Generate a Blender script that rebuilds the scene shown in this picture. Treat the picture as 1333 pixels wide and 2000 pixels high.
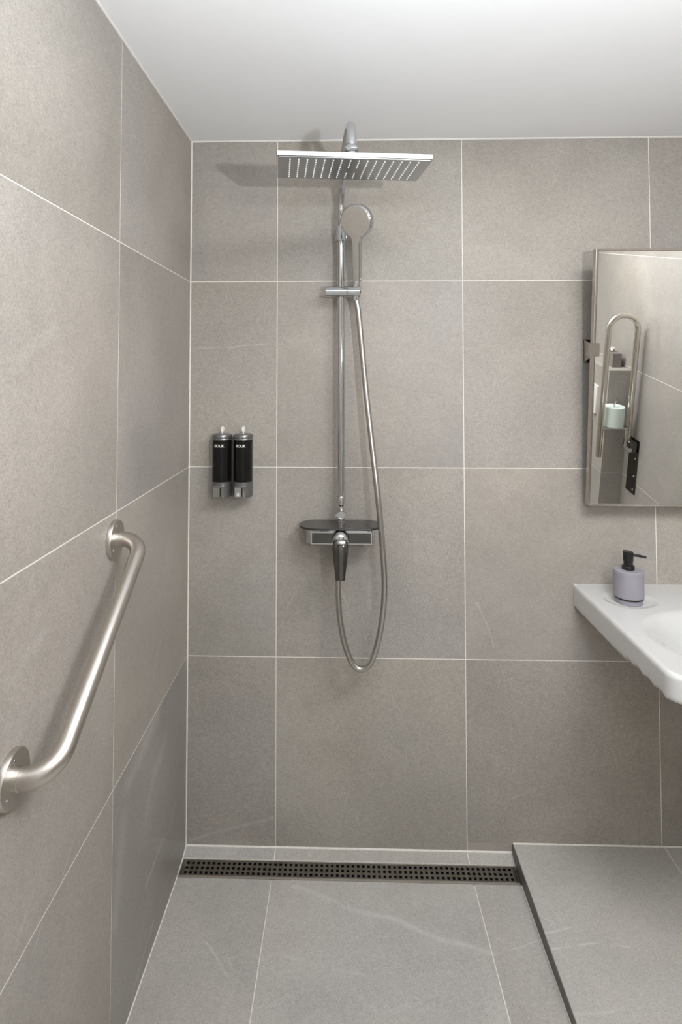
import bpy, bmesh, math, random
from mathutils import Vector, Matrix

for o in list(bpy.data.objects):
    bpy.data.objects.remove(o, do_unlink=True)
SC = bpy.context.scene
COL = SC.collection
rnd = random.Random(7)

# ------------------------------------------------------------------ camera
F_PX, PPX, PPY = 1147.0, 644.58, 682.1
PITCH, YAW = 0.03497, -0.02657
CAM = Vector((0.0, -1.896, 1.475))
sp, cp, sy, cy = math.sin(PITCH), math.cos(PITCH), math.sin(YAW), math.cos(YAW)
RIGHT = Vector((cy, -sy, 0.0))
FWD = Vector((cp * sy, cp * cy, sp))
UP = Vector((-sp * sy, -sp * cy, cp))
cam_data = bpy.data.cameras.new('camera')
cam = bpy.data.objects.new('camera', cam_data)
COL.objects.link(cam)
M = Matrix((RIGHT, UP, -FWD)).transposed().to_4x4()
M.translation = CAM
cam.matrix_world = M
cam_data.sensor_fit = 'AUTO'
cam_data.sensor_width = 36.0
cam_data.lens = F_PX / 2000.0 * 36.0
cam_data.shift_x = (666.5 - PPX) / 2000.0
cam_data.shift_y = (PPY - 1000.0) / 2000.0
cam_data.clip_start = 0.02
SC.camera = cam

# ------------------------------------------------------------------ world, lights, exposure
W = bpy.data.worlds.new('world')
SC.world = W
W.use_nodes = True
W.node_tree.nodes['Background'].inputs[0].default_value = (0.9, 0.95, 1.0, 1)
W.node_tree.nodes['Background'].inputs[1].default_value = 0.3


def area(name, loc, target, power, size, size_y=None, color=(1, 1, 1), shape='SQUARE'):
    d = bpy.data.lights.new(name, 'AREA')
    d.energy = power
    d.color = color
    d.shape = shape
    d.size = size
    if size_y:
        d.size_y = size_y
    o = bpy.data.objects.new(name, d)
    COL.objects.link(o)
    o.location = loc
    v = Vector(target) - Vector(loc)
    o.rotation_euler = v.to_track_quat('-Z', 'Y').to_euler()
    return o


# ceiling light of the room
area('ceiling_light', (0.80, -1.35, 2.215), (0.80, -1.35, 0), 18.0, 0.6, None, (1.0, 0.99, 0.98), 'DISK')
# lamp bounced off the white ceiling above the camera
area('uplight', (0.2, -1.7, 1.85), (0.2, -1.66, 2.4), 20.0, 0.45, None, (0.91, 0.96, 1.0), 'DISK')
# small hard lamp beside the camera, throws the shower's shadows on wall and ceiling
area('side_lamp', (0.5, -1.93, 1.57), (0.4, -1.33, 2.37), 18.0, 0.055, None, (0.96, 0.98, 1.0), 'DISK')
SC.view_settings.view_transform = 'Standard'
SC.view_settings.look = 'None'
SC.view_settings.gamma = 1.0
SC.view_settings.use_curve_mapping = False
SC.view_settings.exposure = 0.06
try:
    SC.cycles.use_denoising = True
    SC.cycles.denoiser = 'OPENIMAGEDENOISE'
    SC.cycles.max_bounces = 10
    SC.cycles.diffuse_bounces = 6
    SC.cycles.glossy_bounces = 6
    SC.cycles.use_adaptive_sampling = True
    SC.cycles.adaptive_threshold = 0.02
    SC.cycles.sample_clamp_indirect = 6.0
except Exception:
    pass


# ------------------------------------------------------------------ pixel helpers
def pray(u, v):
    x, z = (u - PPX) / F_PX, -(v - PPY) / F_PX
    return RIGHT * x + FWD + UP * z


def px(u, v, axis, val):
    d = pray(u, v)
    t = (val - CAM[axis]) / d[axis]
    return CAM + d * t


# ------------------------------------------------------------------ materials
def srgb(r, g, b):
    def f(c):
        c /= 255.0
        return c / 12.92 if c <= 0.04045 else ((c + 0.055) / 1.055) ** 2.4
    return (f(r), f(g), f(b), 1.0)


def new_mat(name):
    m = bpy.data.materials.new(name)
    m.use_nodes = True
    nt = m.node_tree
    return m, nt, nt.nodes['Principled BSDF']


def N(nt, typ, **kw):
    n = nt.nodes.new(typ)
    for k, v in kw.items():
        setattr(n, k, v)
    return n


def L(nt, a, b):
    nt.links.new(a, b)


def math_node(nt, op, a, b=None, clamp=False):
    n = N(nt, 'ShaderNodeMath', operation=op, use_clamp=clamp)
    for i, s in enumerate((a, b)):
        if s is None:
            continue
        if isinstance(s, (int, float)):
            n.inputs[i].default_value = s
        else:
            L(nt, s, n.inputs[i])
    return n.outputs[0]


def maprange(nt, s, a, b, c, d, smooth=False):
    n = N(nt, 'ShaderNodeMapRange')
    if smooth:
        n.interpolation_type = 'SMOOTHSTEP'
    L(nt, s, n.inputs[0])
    for i, v in enumerate((a, b, c, d)):
        n.inputs[i + 1].default_value = v
    return n.outputs[0]


def mixc(nt, fac, a, b, mode='MIX'):
    n = N(nt, 'ShaderNodeMix', data_type='RGBA', blend_type=mode)
    for i, s in ((0, fac), (6, a), (7, b)):
        if isinstance(s, (int, float)):
            n.inputs[i].default_value = s
        elif isinstance(s, tuple):
            n.inputs[i].default_value = s
        else:
            L(nt, s, n.inputs[i])
    return n.outputs[2]


def plain(name, col, rough=0.5, metal=0.0, noise=0.0, nscale=40.0, bump=0.0, bscale=200.0, stretch=None, coat=0.0, spec=0.5):
    m, nt, b = new_mat(name)
    b.inputs['Roughness'].default_value = rough
    b.inputs['Metallic'].default_value = metal
    b.inputs['Specular IOR Level'].default_value = spec
    if coat:
        b.inputs['Coat Weight'].default_value = coat
        b.inputs['Coat Roughness'].default_value = 0.06
    tc = N(nt, 'ShaderNodeTexCoord')
    mp = N(nt, 'ShaderNodeMapping')
    L(nt, tc.outputs['Object'], mp.inputs[0])
    if stretch:
        mp.inputs['Scale'].default_value = stretch
    nz = N(nt, 'ShaderNodeTexNoise')
    nz.inputs['Scale'].default_value = nscale
    nz.inputs['Detail'].default_value = 4
    L(nt, mp.outputs[0], nz.inputs[0])
    f = maprange(nt, nz.outputs[0], 0.3, 0.7, 1.0 - noise, 1.0 + noise)
    mul = N(nt, 'ShaderNodeVectorMath', operation='SCALE')
    mul.inputs[0].default_value = col[:3]
    L(nt, f, mul.inputs['Scale'])
    L(nt, mul.outputs[0], b.inputs['Base Color'])
    if bump:
        bz = N(nt, 'ShaderNodeTexNoise')
        bz.inputs['Scale'].default_value = bscale
        bz.inputs['Detail'].default_value = 3
        L(nt, mp.outputs[0], bz.inputs[0])
        bp = N(nt, 'ShaderNodeBump')
        bp.inputs['Strength'].default_value = bump
        bp.inputs['Distance'].default_value = 0.001
        L(nt, bz.outputs[0], bp.inputs['Height'])
        L(nt, bp.outputs[0], b.inputs['Normal'])
    return m


def seg_group():
    """node group: soft stroke around the segment A-B"""
    g = bpy.data.node_groups.new('vein_segment', 'ShaderNodeTree')
    for nm, ty in (('P', 'NodeSocketVector'), ('A', 'NodeSocketVector'), ('B', 'NodeSocketVector'), ('Width', 'NodeSocketFloat'), ('Amount', 'NodeSocketFloat')):
        g.interface.new_socket(nm, in_out='INPUT', socket_type=ty)
    g.interface.new_socket('Fac', in_out='OUTPUT', socket_type='NodeSocketFloat')
    gi, go = N(g, 'NodeGroupInput'), N(g, 'NodeGroupOutput')

    def vm(op, a, b=None):
        n = N(g, 'ShaderNodeVectorMath', operation=op)
        L(g, a, n.inputs[0])
        if b is not None:
            L(g, b, n.inputs[1])
        return n
    pa = vm('SUBTRACT', gi.outputs['P'], gi.outputs['A']).outputs[0]
    ba = vm('SUBTRACT', gi.outputs['B'], gi.outputs['A']).outputs[0]
    d1 = vm('DOT_PRODUCT', pa, ba).outputs['Value']
    d2 = vm('DOT_PRODUCT', ba, ba).outputs['Value']
    h = math_node(g, 'DIVIDE', d1, d2, clamp=True)
    s = N(g, 'ShaderNodeVectorMath', operation='SCALE')
    L(g, ba, s.inputs[0])
    L(g, h, s.inputs['Scale'])
    df = vm('SUBTRACT', pa, s.outputs[0]).outputs[0]
    ln = N(g, 'ShaderNodeVectorMath', operation='LENGTH')
    L(g, df, ln.inputs[0])
    q = math_node(g, 'DIVIDE', ln.outputs['Value'], gi.outputs['Width'])
    q = maprange(g, q, 0.0, 1.0, 1.0, 0.0, True)
    q = math_node(g, 'MULTIPLY', q, gi.outputs['Amount'])
    L(g, q, go.inputs[0])
    return g


SEG = seg_group()


def tile_mat(name, base, veins=(), rough=0.46, streak_axis=(1, 1, 1), grain=1.0):
    m, nt, b = new_mat(name)
    geo = N(nt, 'ShaderNodeNewGeometry')
    info = N(nt, 'ShaderNodeObjectInfo')
    pos = geo.outputs['Position']
    sc_ = N(nt, 'ShaderNodeVectorMath', operation='SCALE')
    sc_.inputs[0].default_value = (37.0, 53.0, 71.0)
    L(nt, info.outputs['Random'], sc_.inputs['Scale'])
    ad = N(nt, 'ShaderNodeVectorMath', operation='ADD')
    L(nt, pos, ad.inputs[0])
    L(nt, sc_.outputs[0], ad.inputs[1])
    P = ad.outputs[0]

    def noise(scale, detail=3.0, rough_=0.5, vec=None, dist=0.0):
        n = N(nt, 'ShaderNodeTexNoise')
        n.inputs['Scale'].default_value = scale
        n.inputs['Detail'].default_value = detail
        n.inputs['Roughness'].default_value = rough_
        n.inputs['Distortion'].default_value = dist
        L(nt, vec if vec is not None else P, n.inputs[0])
        return n.outputs[0]
    cloud = noise(2.6, 4.0, 0.55, dist=0.4)
    mp = N(nt, 'ShaderNodeMapping')
    mp.inputs['Rotation'].default_value = (0.35, 0.5, 0.35)
    mp.inputs['Scale'].default_value = streak_axis
    L(nt, P, mp.inputs[0])
    streak = noise(5.0, 4.0, 0.6, mp.outputs[0], 0.6)
    fine = noise(330.0, 2.0, 0.6)
    mid = noise(60.0, 4.0, 0.65)
    warm = noise(1.7, 2.0, 0.5)
    v = maprange(nt, cloud, 0.25, 0.75, 0.87, 1.13)
    v = math_node(nt, 'MULTIPLY', v, maprange(nt, streak, 0.3, 0.7, 0.955, 1.045))
    v = math_node(nt, 'MULTIPLY', v, maprange(nt, fine, 0.25, 0.75, 1 - 0.2 * grain, 1 + 0.2 * grain))
    v = math_node(nt, 'MULTIPLY', v, maprange(nt, mid, 0.3, 0.7, 0.945, 1.055))
    grit = noise(150.0, 3.0, 0.7)
    v = math_node(nt, 'MULTIPLY', v, maprange(nt, grit, 0.3, 0.7, 1 - 0.07 * grain, 1 + 0.07 * grain))
    sl = N(nt, 'ShaderNodeVectorMath', operation='SCALE')
    cw = mixc(nt, maprange(nt, warm, 0.35, 0.65, 0.0, 1.0), tuple(c * k for c, k in zip(base[:3], (0.997, 1.0, 1.008))) + (1,), tuple(c * k for c, k in zip(base[:3], (1.02, 1.0, 0.965))) + (1,))
    L(nt, cw, sl.inputs[0])
    L(nt, v, sl.inputs['Scale'])
    c = mixc(nt, 1.0, sl.outputs[0], info.outputs['Color'], 'MULTIPLY')
    # dark pores
    vo = N(nt, 'ShaderNodeTexVoronoi')
    vo.inputs['Scale'].default_value = 75.0
    L(nt, P, vo.inputs[0])
    pore = maprange(nt, vo.outputs['Distance'], 0.05, 0.16, 1.0, 0.0)
    pore = math_node(nt, 'MULTIPLY', pore, maprange(nt, noise(6.0, 3.0), 0.44, 0.68, 0.0, 0.6))
    c = mixc(nt, pore, c, (0.10, 0.093, 0.087, 1))
    # light thin veins with a course of their own
    if veins:
        wob = N(nt, 'ShaderNodeTexNoise')
        wob.inputs['Scale'].default_value = 14.0
        wob.inputs['Detail'].default_value = 4.0
        L(nt, pos, wob.inputs[0])
        w1 = N(nt, 'ShaderNodeVectorMath', operation='SUBTRACT')
        L(nt, wob.outputs[1], w1.inputs[0])
        w1.inputs[1].default_value = (0.5, 0.5, 0.5)
        w2 = N(nt, 'ShaderNodeVectorMath', operation='SCALE')
        L(nt, w1.outputs[0], w2.inputs[0])
        w2.inputs['Scale'].default_value = 0.014
        w3 = N(nt, 'ShaderNodeVectorMath', operation='ADD')
        L(nt, pos, w3.inputs[0])
        L(nt, w2.outputs[0], w3.inputs[1])
        tot = None
        for (A, B, wd, am) in veins:
            g = N(nt, 'ShaderNodeGroup')
            g.node_tree = SEG
            L(nt, w3.outputs[0], g.inputs['P'])
            g.inputs['A'].default_value = A
            g.inputs['B'].default_value = B
            g.inputs['Width'].default_value = wd
            g.inputs['Amount'].default_value = am
            tot = g.outputs[0] if tot is None else math_node(nt, 'MAXIMUM', tot, g.outputs[0])
        br = noise(22.0, 4.0, 0.7)
        tot = math_node(nt, 'MULTIPLY', tot, maprange(nt, br, 0.32, 0.6, 0.25, 1.0))
        c = mixc(nt, tot, c, (0.78, 0.765, 0.74, 1))
    L(nt, c, b.inputs['Base Color'])
    b.inputs['Specular IOR Level'].default_value = 0.4
    rr = maprange(nt, cloud, 0.3, 0.7, rough - 0.05, rough + 0.06)
    L(nt, rr, b.inputs['Roughness'])
    bp = N(nt, 'ShaderNodeBump')
    bp.inputs['Strength'].default_value = 0.12
    bp.inputs['Distance'].default_value = 0.0006
    L(nt, fine, bp.inputs['Height'])
    L(nt, bp.outputs[0], b.inputs['Normal'])
    return m


def poly(pts, axis, val, width, amount):
    ps = [px(u, v, axis, val) for u, v in pts]
    return [(tuple(a), tuple(b), width, amount) for a, b in zip(ps[:-1], ps[1:])]


V_BACK = []
for pts, w_, a_ in (([(378, 680), (450, 678), (530, 671)], .004, .35), ([(664, 1142), (672, 1165), (681, 1196)], .0035, .5),
                    ([(931, 1178), (950, 1215), (966, 1262)], .004, .4), ([(945, 925), (962, 950), (985, 985)], .005, .22),
                    ([(372, 1640), (450, 1618), (532, 1598)], .008, .3), ([(696, 1585), (703, 1620)], .003, .4),
                    ([(570, 1545), (600, 1600), (628, 1625)], .004, .25), ([(543, 1205), (560, 1190), (600, 1120)], .004, .2),
                    ([(1110, 1135), (1135, 1144), (1160, 1150)], .003, .35), ([(1000, 1560), (1080, 1530)], .005, .15),
                    ([(760, 960), (800, 990)], .003, .2)):
    V_BACK += poly(pts, 1, 0.0, w_, a_ * 0.6)
V_LEFT = []
for pts, w_, a_ in (([(308, 1400), (285, 1450), (250, 1530)], .045, .2), ([(322, 1450), (300, 1520), (285, 1600)], .03, .17),
                    ([(318, 1640), (300, 1690), (285, 1730)], .012, .28), ([(345, 1560), (330, 1620), (318, 1660)], .008, .16),
                    ([(300, 1800), (285, 1850), (262, 1930)], .009, .3), ([(242, 1600), (232, 1720), (226, 1800)], .04, .15),
                    ([(315, 1240), (300, 1330)], .005, .22), ([(150, 1620), (120, 1720)], .004, .25), ([(80, 1810), (72, 1840)], .003, .4),
                    ([(30, 1850), (60, 1760)], .01, .14), ([(90, 1230), (20, 1330)], .02, .1), ([(40, 700), (110, 640)], .02, .08)):
    V_LEFT += poly(pts, 0, -0.506, w_, a_)
V_FLOOR = []
for pts, w_, a_, z_ in (([(575, 1728), (625, 1745), (690, 1775), (770, 1792), (850, 1830), (900, 1845), (962, 1862)], .014, .30, -.035),
                        ([(332, 1745), (352, 1765), (375, 1800), (392, 1828), (412, 1850), (440, 1905)], .0038, .42, -.033),
                        ([(540, 1862), (640, 1888), (720, 1905)], .006, .22, -.03), ([(985, 1858), (1020, 1850), (1056, 1836)], .004, .35, -.035),
                        ([(990, 1695), (1020, 1715), (1042, 1742)], .006, .3, -.038), ([(1010, 1860), (1060, 1885)], .006, .2, -.03),
                        ([(1062, 1822), (1090, 1817), (1118, 1810)], .004, .4, 0.0), ([(1080, 1852), (1115, 1847), (1160, 1842), (1230, 1849)], .004, .45, 0.0),
                        ([(1060, 1790), (1085, 1805)], .006, .25, 0.0), ([(1125, 1980), (1180, 1978), (1205, 1975)], .005, .25, 0.0)):
    V_FLOOR += poly(pts, 2, z_, w_, a_)

TILE = srgb(160.5, 155, 148.5)
FLOORC = srgb(179, 176, 171)
m_tile_back = tile_mat('tile_back', TILE, V_BACK)
m_tile_left = tile_mat('tile_left', TILE, V_LEFT, 0.42)
m_tile_right = tile_mat('tile_right', TILE)
m_tile_floor = tile_mat('tile_floor', FLOORC, V_FLOOR, 0.5)
m_grout = plain('grout', srgb(230, 226, 219), 0.85, noise=0.06, nscale=60, bump=0.3)
m_caulk = plain('sealant', srgb(226, 224, 220), 0.5, noise=0.04, nscale=30)
m_ceiling = plain('ceiling_paint', srgb(243, 244, 246), 0.8, noise=0.01, nscale=6, bump=0.05)
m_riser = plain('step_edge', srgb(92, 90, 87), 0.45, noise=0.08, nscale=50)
m_chrome = plain('chrome', (0.62, 0.63, 0.645), 0.05, 1.0, noise=0.02, nscale=15)
m_chrome_darkrefl = plain('chrome_dark_reflection', (0.15, 0.145, 0.14), 0.09, 1.0, noise=0.05, nscale=40)  # chrome with the reflection of a dark room put into its base colour
m_head = plain('satin_chrome', (0.44, 0.45, 0.46), 0.2, 1.0, noise=0.05, nscale=300)
m_face = plain('face_satin', (0.80, 0.78, 0.745), 0.30, 1.0, noise=0.03, nscale=80)
m_hose = plain('steel_hose', (0.52, 0.505, 0.48), 0.26, 1.0, noise=0.04, nscale=80)
m_brushed = plain('brushed_steel', (0.62, 0.585, 0.54), 0.30, 1.0, noise=0.05, nscale=90, bump=0.15, bscale=400, stretch=(1, 6, 6))
m_frame = plain('frame_steel', (0.50, 0.46, 0.42), 0.25, 1.0, noise=0.06, nscale=60)
m_mirror = plain('mirror_glass', (0.93, 0.94, 0.935), 0.002, 1.0, noise=0.003, nscale=3)
m_drain = plain('drain_steel', (0.30, 0.285, 0.255), 0.22, 1.0, noise=0.12, nscale=14)
m_dark = plain('drain_dark', (0.012, 0.012, 0.012), 0.6, noise=0.2, nscale=30)
m_ceramic = plain('white_ceramic', srgb(208, 208, 207), 0.08, noise=0.006, nscale=8, coat=0.4)
m_black = plain('black_plastic', (0.012, 0.012, 0.013), 0.33, noise=0.1, nscale=60)
m_lilac = plain('lilac_soap_body', srgb(147, 144, 153), 0.42, noise=0.03, nscale=60)
m_smoke = plain('smoked_plastic', (0.006, 0.0055, 0.005), 0.14, noise=0.15, nscale=20, spec=0.35)
m_silver = plain('silver_plastic', (0.26, 0.26, 0.26), 0.30, 0.85, noise=0.05, nscale=120)
m_plate = plain('grey_plastic', srgb(150, 148, 145), 0.5, noise=0.03, nscale=40)
m_white = plain('white_plastic', srgb(232, 230, 226), 0.35, noise=0.02, nscale=40)
m_nozzle = plain('nozzle_rubber', srgb(236, 238, 238), 0.5, noise=0.02, nscale=40)
m_shelf = plain('smoked_glass', (0.022, 0.021, 0.020), 0.10, noise=0.1, nscale=30, coat=0.3)
m_rail = plain('polished_rail_steel', (0.76, 0.72, 0.66), 0.08, 1.0, noise=0.02, nscale=20)
m_paper = plain('toilet_paper', srgb(226, 238, 230), 0.9, noise=0.03, nscale=90, bump=0.3, bscale=300)
m_grey = plain('grey_card', srgb(120, 115, 110), 0.7, noise=0.06, nscale=50)
m_doorw = plain('door_paint', srgb(225, 224, 220), 0.5, noise=0.02, nscale=10)


# ------------------------------------------------------------------ mesh helpers
def wloc(o):
    v = Vector((0, 0, 0))
    while o is not None:
        v += o.location
        o = o.parent
    return v


def add_obj(name, verts, faces, mat, parent=None, smooth=True, angle=35, rootloc=None):
    """verts in world space; stored relative to the parent (or to rootloc)"""
    off = wloc(parent) if parent is not None else Vector(rootloc or (0, 0, 0))
    me = bpy.data.meshes.new(name)
    me.from_pydata([tuple(Vector(v) - off) for v in verts], [], [tuple(f) for f in faces])
    bm = bmesh.new()
    bm.from_mesh(me)
    bmesh.ops.remove_doubles(bm, verts=bm.verts, dist=1e-6)
    bmesh.ops.recalc_face_normals(bm, faces=bm.faces)
    bm.to_mesh(me)
    bm.free()
    me.materials.append(mat)
    if smooth:
        for p in me.polygons:
            p.use_smooth = True
        me.set_sharp_from_angle(angle=math.radians(angle))
    o = bpy.data.objects.new(name, me)
    COL.objects.link(o)
    if parent is not None:
        o.parent = parent
    else:
        o.location = off
    return o


def thing(name, label, cat, loc, group=None):
    o = bpy.data.objects.new(name, None)
    COL.objects.link(o)
    o.empty_display_size = 0.05
    o.location = loc
    o['label'] = label
    o['category'] = cat
    if group:
        o['group'] = group
    return o


def structure(o, label, cat):
    o['kind'] = 'structure'
    o['label'] = label
    o['category'] = cat
    return o


def bevel_mod(o, w, seg=3):
    md = o.modifiers.new('bevel', 'BEVEL')
    md.width = w
    md.segments = seg
    md.limit_method = 'ANGLE'
    md.angle_limit = math.radians(40)
    return o


def box_vf(x0, x1, y0, y1, z0, z1):
    v = [(x, y, z) for z in (z0, z1) for y in (y0, y1) for x in (x0, x1)]
    f = [(0, 2, 3, 1), (4, 5, 7, 6), (0, 1, 5, 4), (2, 6, 7, 3), (0, 4, 6, 2), (1, 3, 7, 5)]
    return v, f


def join(*vfs):
    V, Fs = [], []
    for v, f in vfs:
        n = len(V)
        V += [tuple(p) for p in v]
        Fs += [tuple(i + n for i in q) for q in f]
    return V, Fs


def basis(n, hint=(0, 0, 1)):
    n = Vector(n).normalized()
    h = Vector(hint)
    if abs(n.dot(h)) > 0.97:
        h = Vector((1, 0, 0))
    u = h.cross(n).normalized()
    v = n.cross(u).normalized()
    return u, v, n


def lathe_vf(origin, axis, profile, seg=32, sx=1.0, sy=1.0, hint=(0, 0, 1)):
    """profile: list of (radius, height along axis)"""
    u, v, n = basis(axis, hint)
    o = Vector(origin)
    V, Fs = [], []
    for r, h in profile:
        for k in range(seg):
            a = 2 * math.pi * k / seg
            V.append(tuple(o + n * h + u * (r * sx * math.cos(a)) + v * (r * sy * math.sin(a))))
    for i in range(len(profile) - 1):
        for k in range(seg):
            k2 = (k + 1) % seg
            Fs.append((i * seg + k, i * seg + k2, (i + 1) * seg + k2, (i + 1) * seg + k))
    Fs.append(tuple(range(seg)))
    Fs.append(tuple((len(profile) - 1) * seg + k for k in range(seg)))
    return V, Fs


def catmull(pts, n=10):
    P = [Vector(p) for p in pts]
    out = []
    for i in range(len(P) - 1):
        p0 = P[i - 1] if i else P[0] * 2 - P[1]
        p1, p2 = P[i], P[i + 1]
        p3 = P[i + 2] if i + 2 < len(P) else P[-1] * 2 - P[-2]
        for k in range(n):
            t = k / n
            out.append(0.5 * ((2 * p1) + (p2 - p0) * t + (2 * p0 - 5 * p1 + 4 * p2 - p3) * t * t + (-p0 + 3 * p1 - 3 * p2 + p3) * t ** 3))
    out.append(P[-1])
    return out


def fillet(pts, r, n=12):
    P = [Vector(p) for p in pts]
    out = [P[0]]
    for i in range(1, len(P) - 1):
        a, b, c = P[i - 1], P[i], P[i + 1]
        d1, d2 = (a - b).normalized(), (c - b).normalized()
        ang = d1.angle(d2)
        t = r / math.tan(ang / 2)
        ctr = b + (d1 + d2).normalized() * (r / math.sin(ang / 2))
        s, e = b + d1 * t - ctr, b + d2 * t - ctr
        tot = s.angle(e)
        for k in range(n + 1):
            f = k / n
            out.append(ctr + (s * math.sin((1 - f) * tot) + e * math.sin(f * tot)) / math.sin(tot))
    out.append(P[-1])
    return out


def tube_vf(path, r, seg=16, caps=True, closed=False):
    P = [Vector(p) for p in path]
    n = len(P)
    rr = r if isinstance(r, (list, tuple)) else [r] * n
    T = []
    for i in range(n):
        a = P[i - 1] if (i or closed) else P[i]
        b = P[(i + 1) % n] if (i + 1 < n or closed) else P[i]
        T.append((b - a).normalized())
    u, v, _ = basis(T[0], (0.13, 0.31, 0.94))
    V, Fs = [], []
    for i in range(n):
        u = (u - T[i] * u.dot(T[i])).normalized()
        v = T[i].cross(u)
        for k in range(seg):
            a = 2 * math.pi * k / seg
            V.append(tuple(P[i] + (u * math.cos(a) + v * math.sin(a)) * rr[i]))
    for i in range(n if closed else n - 1):
        j = (i + 1) % n
        for k in range(seg):
            k2 = (k + 1) % seg
            Fs.append((i * seg + k, i * seg + k2, j * seg + k2, j * seg + k))
    if caps and not closed:
        Fs.append(tuple(range(seg)))
        Fs.append(tuple((n - 1) * seg + k for k in range(seg)))
    return V, Fs


def prism_vf(outline, origin, u, v, n, h0, h1):
    """2-D outline (list of (a, b)) extruded along n from h0 to h1"""
    o, u, v, n = Vector(origin), Vector(u), Vector(v), Vector(n)
    k = len(outline)
    V = [tuple(o + u * a + v * b + n * h) for h in (h0, h1) for a, b in outline]
    Fs = [tuple(range(k)), tuple(range(k, 2 * k))]
    Fs += [(i, (i + 1) % k, k + (i + 1) % k, k + i) for i in range(k)]
    return V, Fs


def rrect(x0, x1, y0, y1, r, n=6):
    out = []
    for cx_, cy_, a0 in ((x1 - r, y1 - r, 0), (x0 + r, y1 - r, 90), (x0 + r, y0 + r, 180), (x1 - r, y0 + r, 270)):
        for k in range(n + 1):
            a = math.radians(a0 + 90.0 * k / n)
            out.append((cx_ + r * math.cos(a), cy_ + r * math.sin(a)))
    return out


# ------------------------------------------------------------------ tiles
TILE_CACHE = {}
GAP = 0.0013          # half joint
BED = 0.0006          # joint depth


def tile(parent, origin, u, v, n, a0, a1, b0, b1, mat, tint=None, g=(1, 1, 1, 1)):
    """one tile on the plane through origin spanned by u, v, facing n; g: which sides (a0,a1,b0,b1) keep a joint"""
    a0 += GAP * g[0]
    a1 -= GAP * g[1]
    b0 += GAP * g[2]
    b1 -= GAP * g[3]
    w, h = a1 - a0, b1 - b0
    key = (round(w, 4), round(h, 4), mat.name)
    if key not in TILE_CACHE:
        c, d = 0.0004, 0.00035
        V, Fs = [], []
        for dd, zz in ((0.0, -BED), (0.0, -d), (c, 0.0)):
            x, y = w / 2 - dd, h / 2 - dd
            V += [(-x, -y, zz), (x, -y, zz), (x, y, zz), (-x, y, zz)]
        for i in range(2):
            for k in range(4):
                k2 = (k + 1) % 4
                Fs.append((i * 4 + k, i * 4 + k2, (i + 1) * 4 + k2, (i + 1) * 4 + k))
        Fs.append((8, 9, 10, 11))
        Fs.append((3, 2, 1, 0))
        me = bpy.data.meshes.new('tile')
        me.from_pydata(V, [], Fs)
        me.materials.append(mat)
        TILE_CACHE[key] = me
    o = bpy.data.objects.new('tile', TILE_CACHE[key])
    COL.objects.link(o)
    u, v, n = Vector(u), Vector(v), Vector(n)
    c = Vector(origin) + u * ((a0 + a1) / 2) + v * ((b0 + b1) / 2)
    R = Matrix((u, v, n)).transposed().to_4x4()
    R.translation = c - wloc(parent)
    o.parent = parent
    o.matrix_local = R
    k = 1.0 + rnd.uniform(-0.035, 0.035)
    t = tint or (k, k * (1 + rnd.uniform(-0.006, 0.006)), k * (1 + rnd.uniform(-0.015, 0.01)))
    o.color = (t[0], t[1], t[2], 1.0)
    return o


XL, XR, YR, ZC = -0.506, 1.55, -2.9, 2.226
XJ = [XL, -0.2214, 0.3786, 0.9786, XR]
ZJ = [-0.04, 0.562, 1.162, 1.762, ZC]
STEP = 0.521

# back wall
wall_back = structure(add_obj('wall_back', *box_vf(XL - .12, XR + .12, BED, .12, -.06, ZC + .1), m_grout, smooth=False),
                      'back wall of the shower clad in large grey stone-look tiles with light joints', 'wall')
for i in range(4):
    for j in range(4):
        z0, z1 = ZJ[j], ZJ[j + 1]
        if j == 0:
            z0 = -0.0275 if XJ[i] < 0.3 else 0.0
        if j == 0 and i == 2:      # tile above both floor levels: cut around the step
            tile(wall_back, (0, 0, 0), (1, 0, 0), (0, 0, 1), (0, -1, 0), XJ[i], XJ[i + 1], 0.0, z1, m_tile_back, g=(1, 1, 0, 1))
            tile(wall_back, (0, 0, 0), (1, 0, 0), (0, 0, 1), (0, -1, 0), XJ[i], STEP, -0.0275, 0.0, m_tile_back, g=(1, 0, 0, 0))
            continue
        tile(wall_back, (0, 0, 0), (1, 0, 0), (0, 0, 1), (0, -1, 0), XJ[i], XJ[i + 1], z0, z1, m_tile_back,
             g=(1 if i else 0, 1 if i < 3 else 0, 1 if j else 0, 1 if j < 3 else 0))

# left wall
wall_left = structure(add_obj('wall_left', *box_vf(XL - .12, XL - BED, YR - .12, 0.0, -.06, ZC + .1), m_grout, smooth=False),
                      'left wall of the shower clad in large grey stone-look tiles', 'wall')
YJ = [0.0, -0.6, -1.2, -1.8, -2.4, -2.9]
for i in range(5):
    for j in range(4):
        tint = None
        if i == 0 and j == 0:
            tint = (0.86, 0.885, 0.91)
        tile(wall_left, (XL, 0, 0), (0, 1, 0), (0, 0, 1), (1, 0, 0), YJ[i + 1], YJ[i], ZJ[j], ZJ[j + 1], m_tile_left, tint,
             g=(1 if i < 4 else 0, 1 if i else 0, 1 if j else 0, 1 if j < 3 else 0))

# right wall (seen in the mirror)
wall_right = structure(add_obj('wall_right', *box_vf(XR + BED, XR + .12, YR - .12, 0.0, -.06, ZC + .1), m_grout, smooth=False),
                       'right wall clad in large grey tiles, carrying the folding rail', 'wall')
YJR = [0.0, -0.88, -2.08, -2.9]
for i in range(3):
    for j in range(4):
        tile(wall_right, (XR, 0, 0), (0, -1, 0), (0, 0, 1), (-1, 0, 0), -YJR[i], -YJR[i + 1], max(ZJ[j], 0.0), ZJ[j + 1], m_tile_right)

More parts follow.
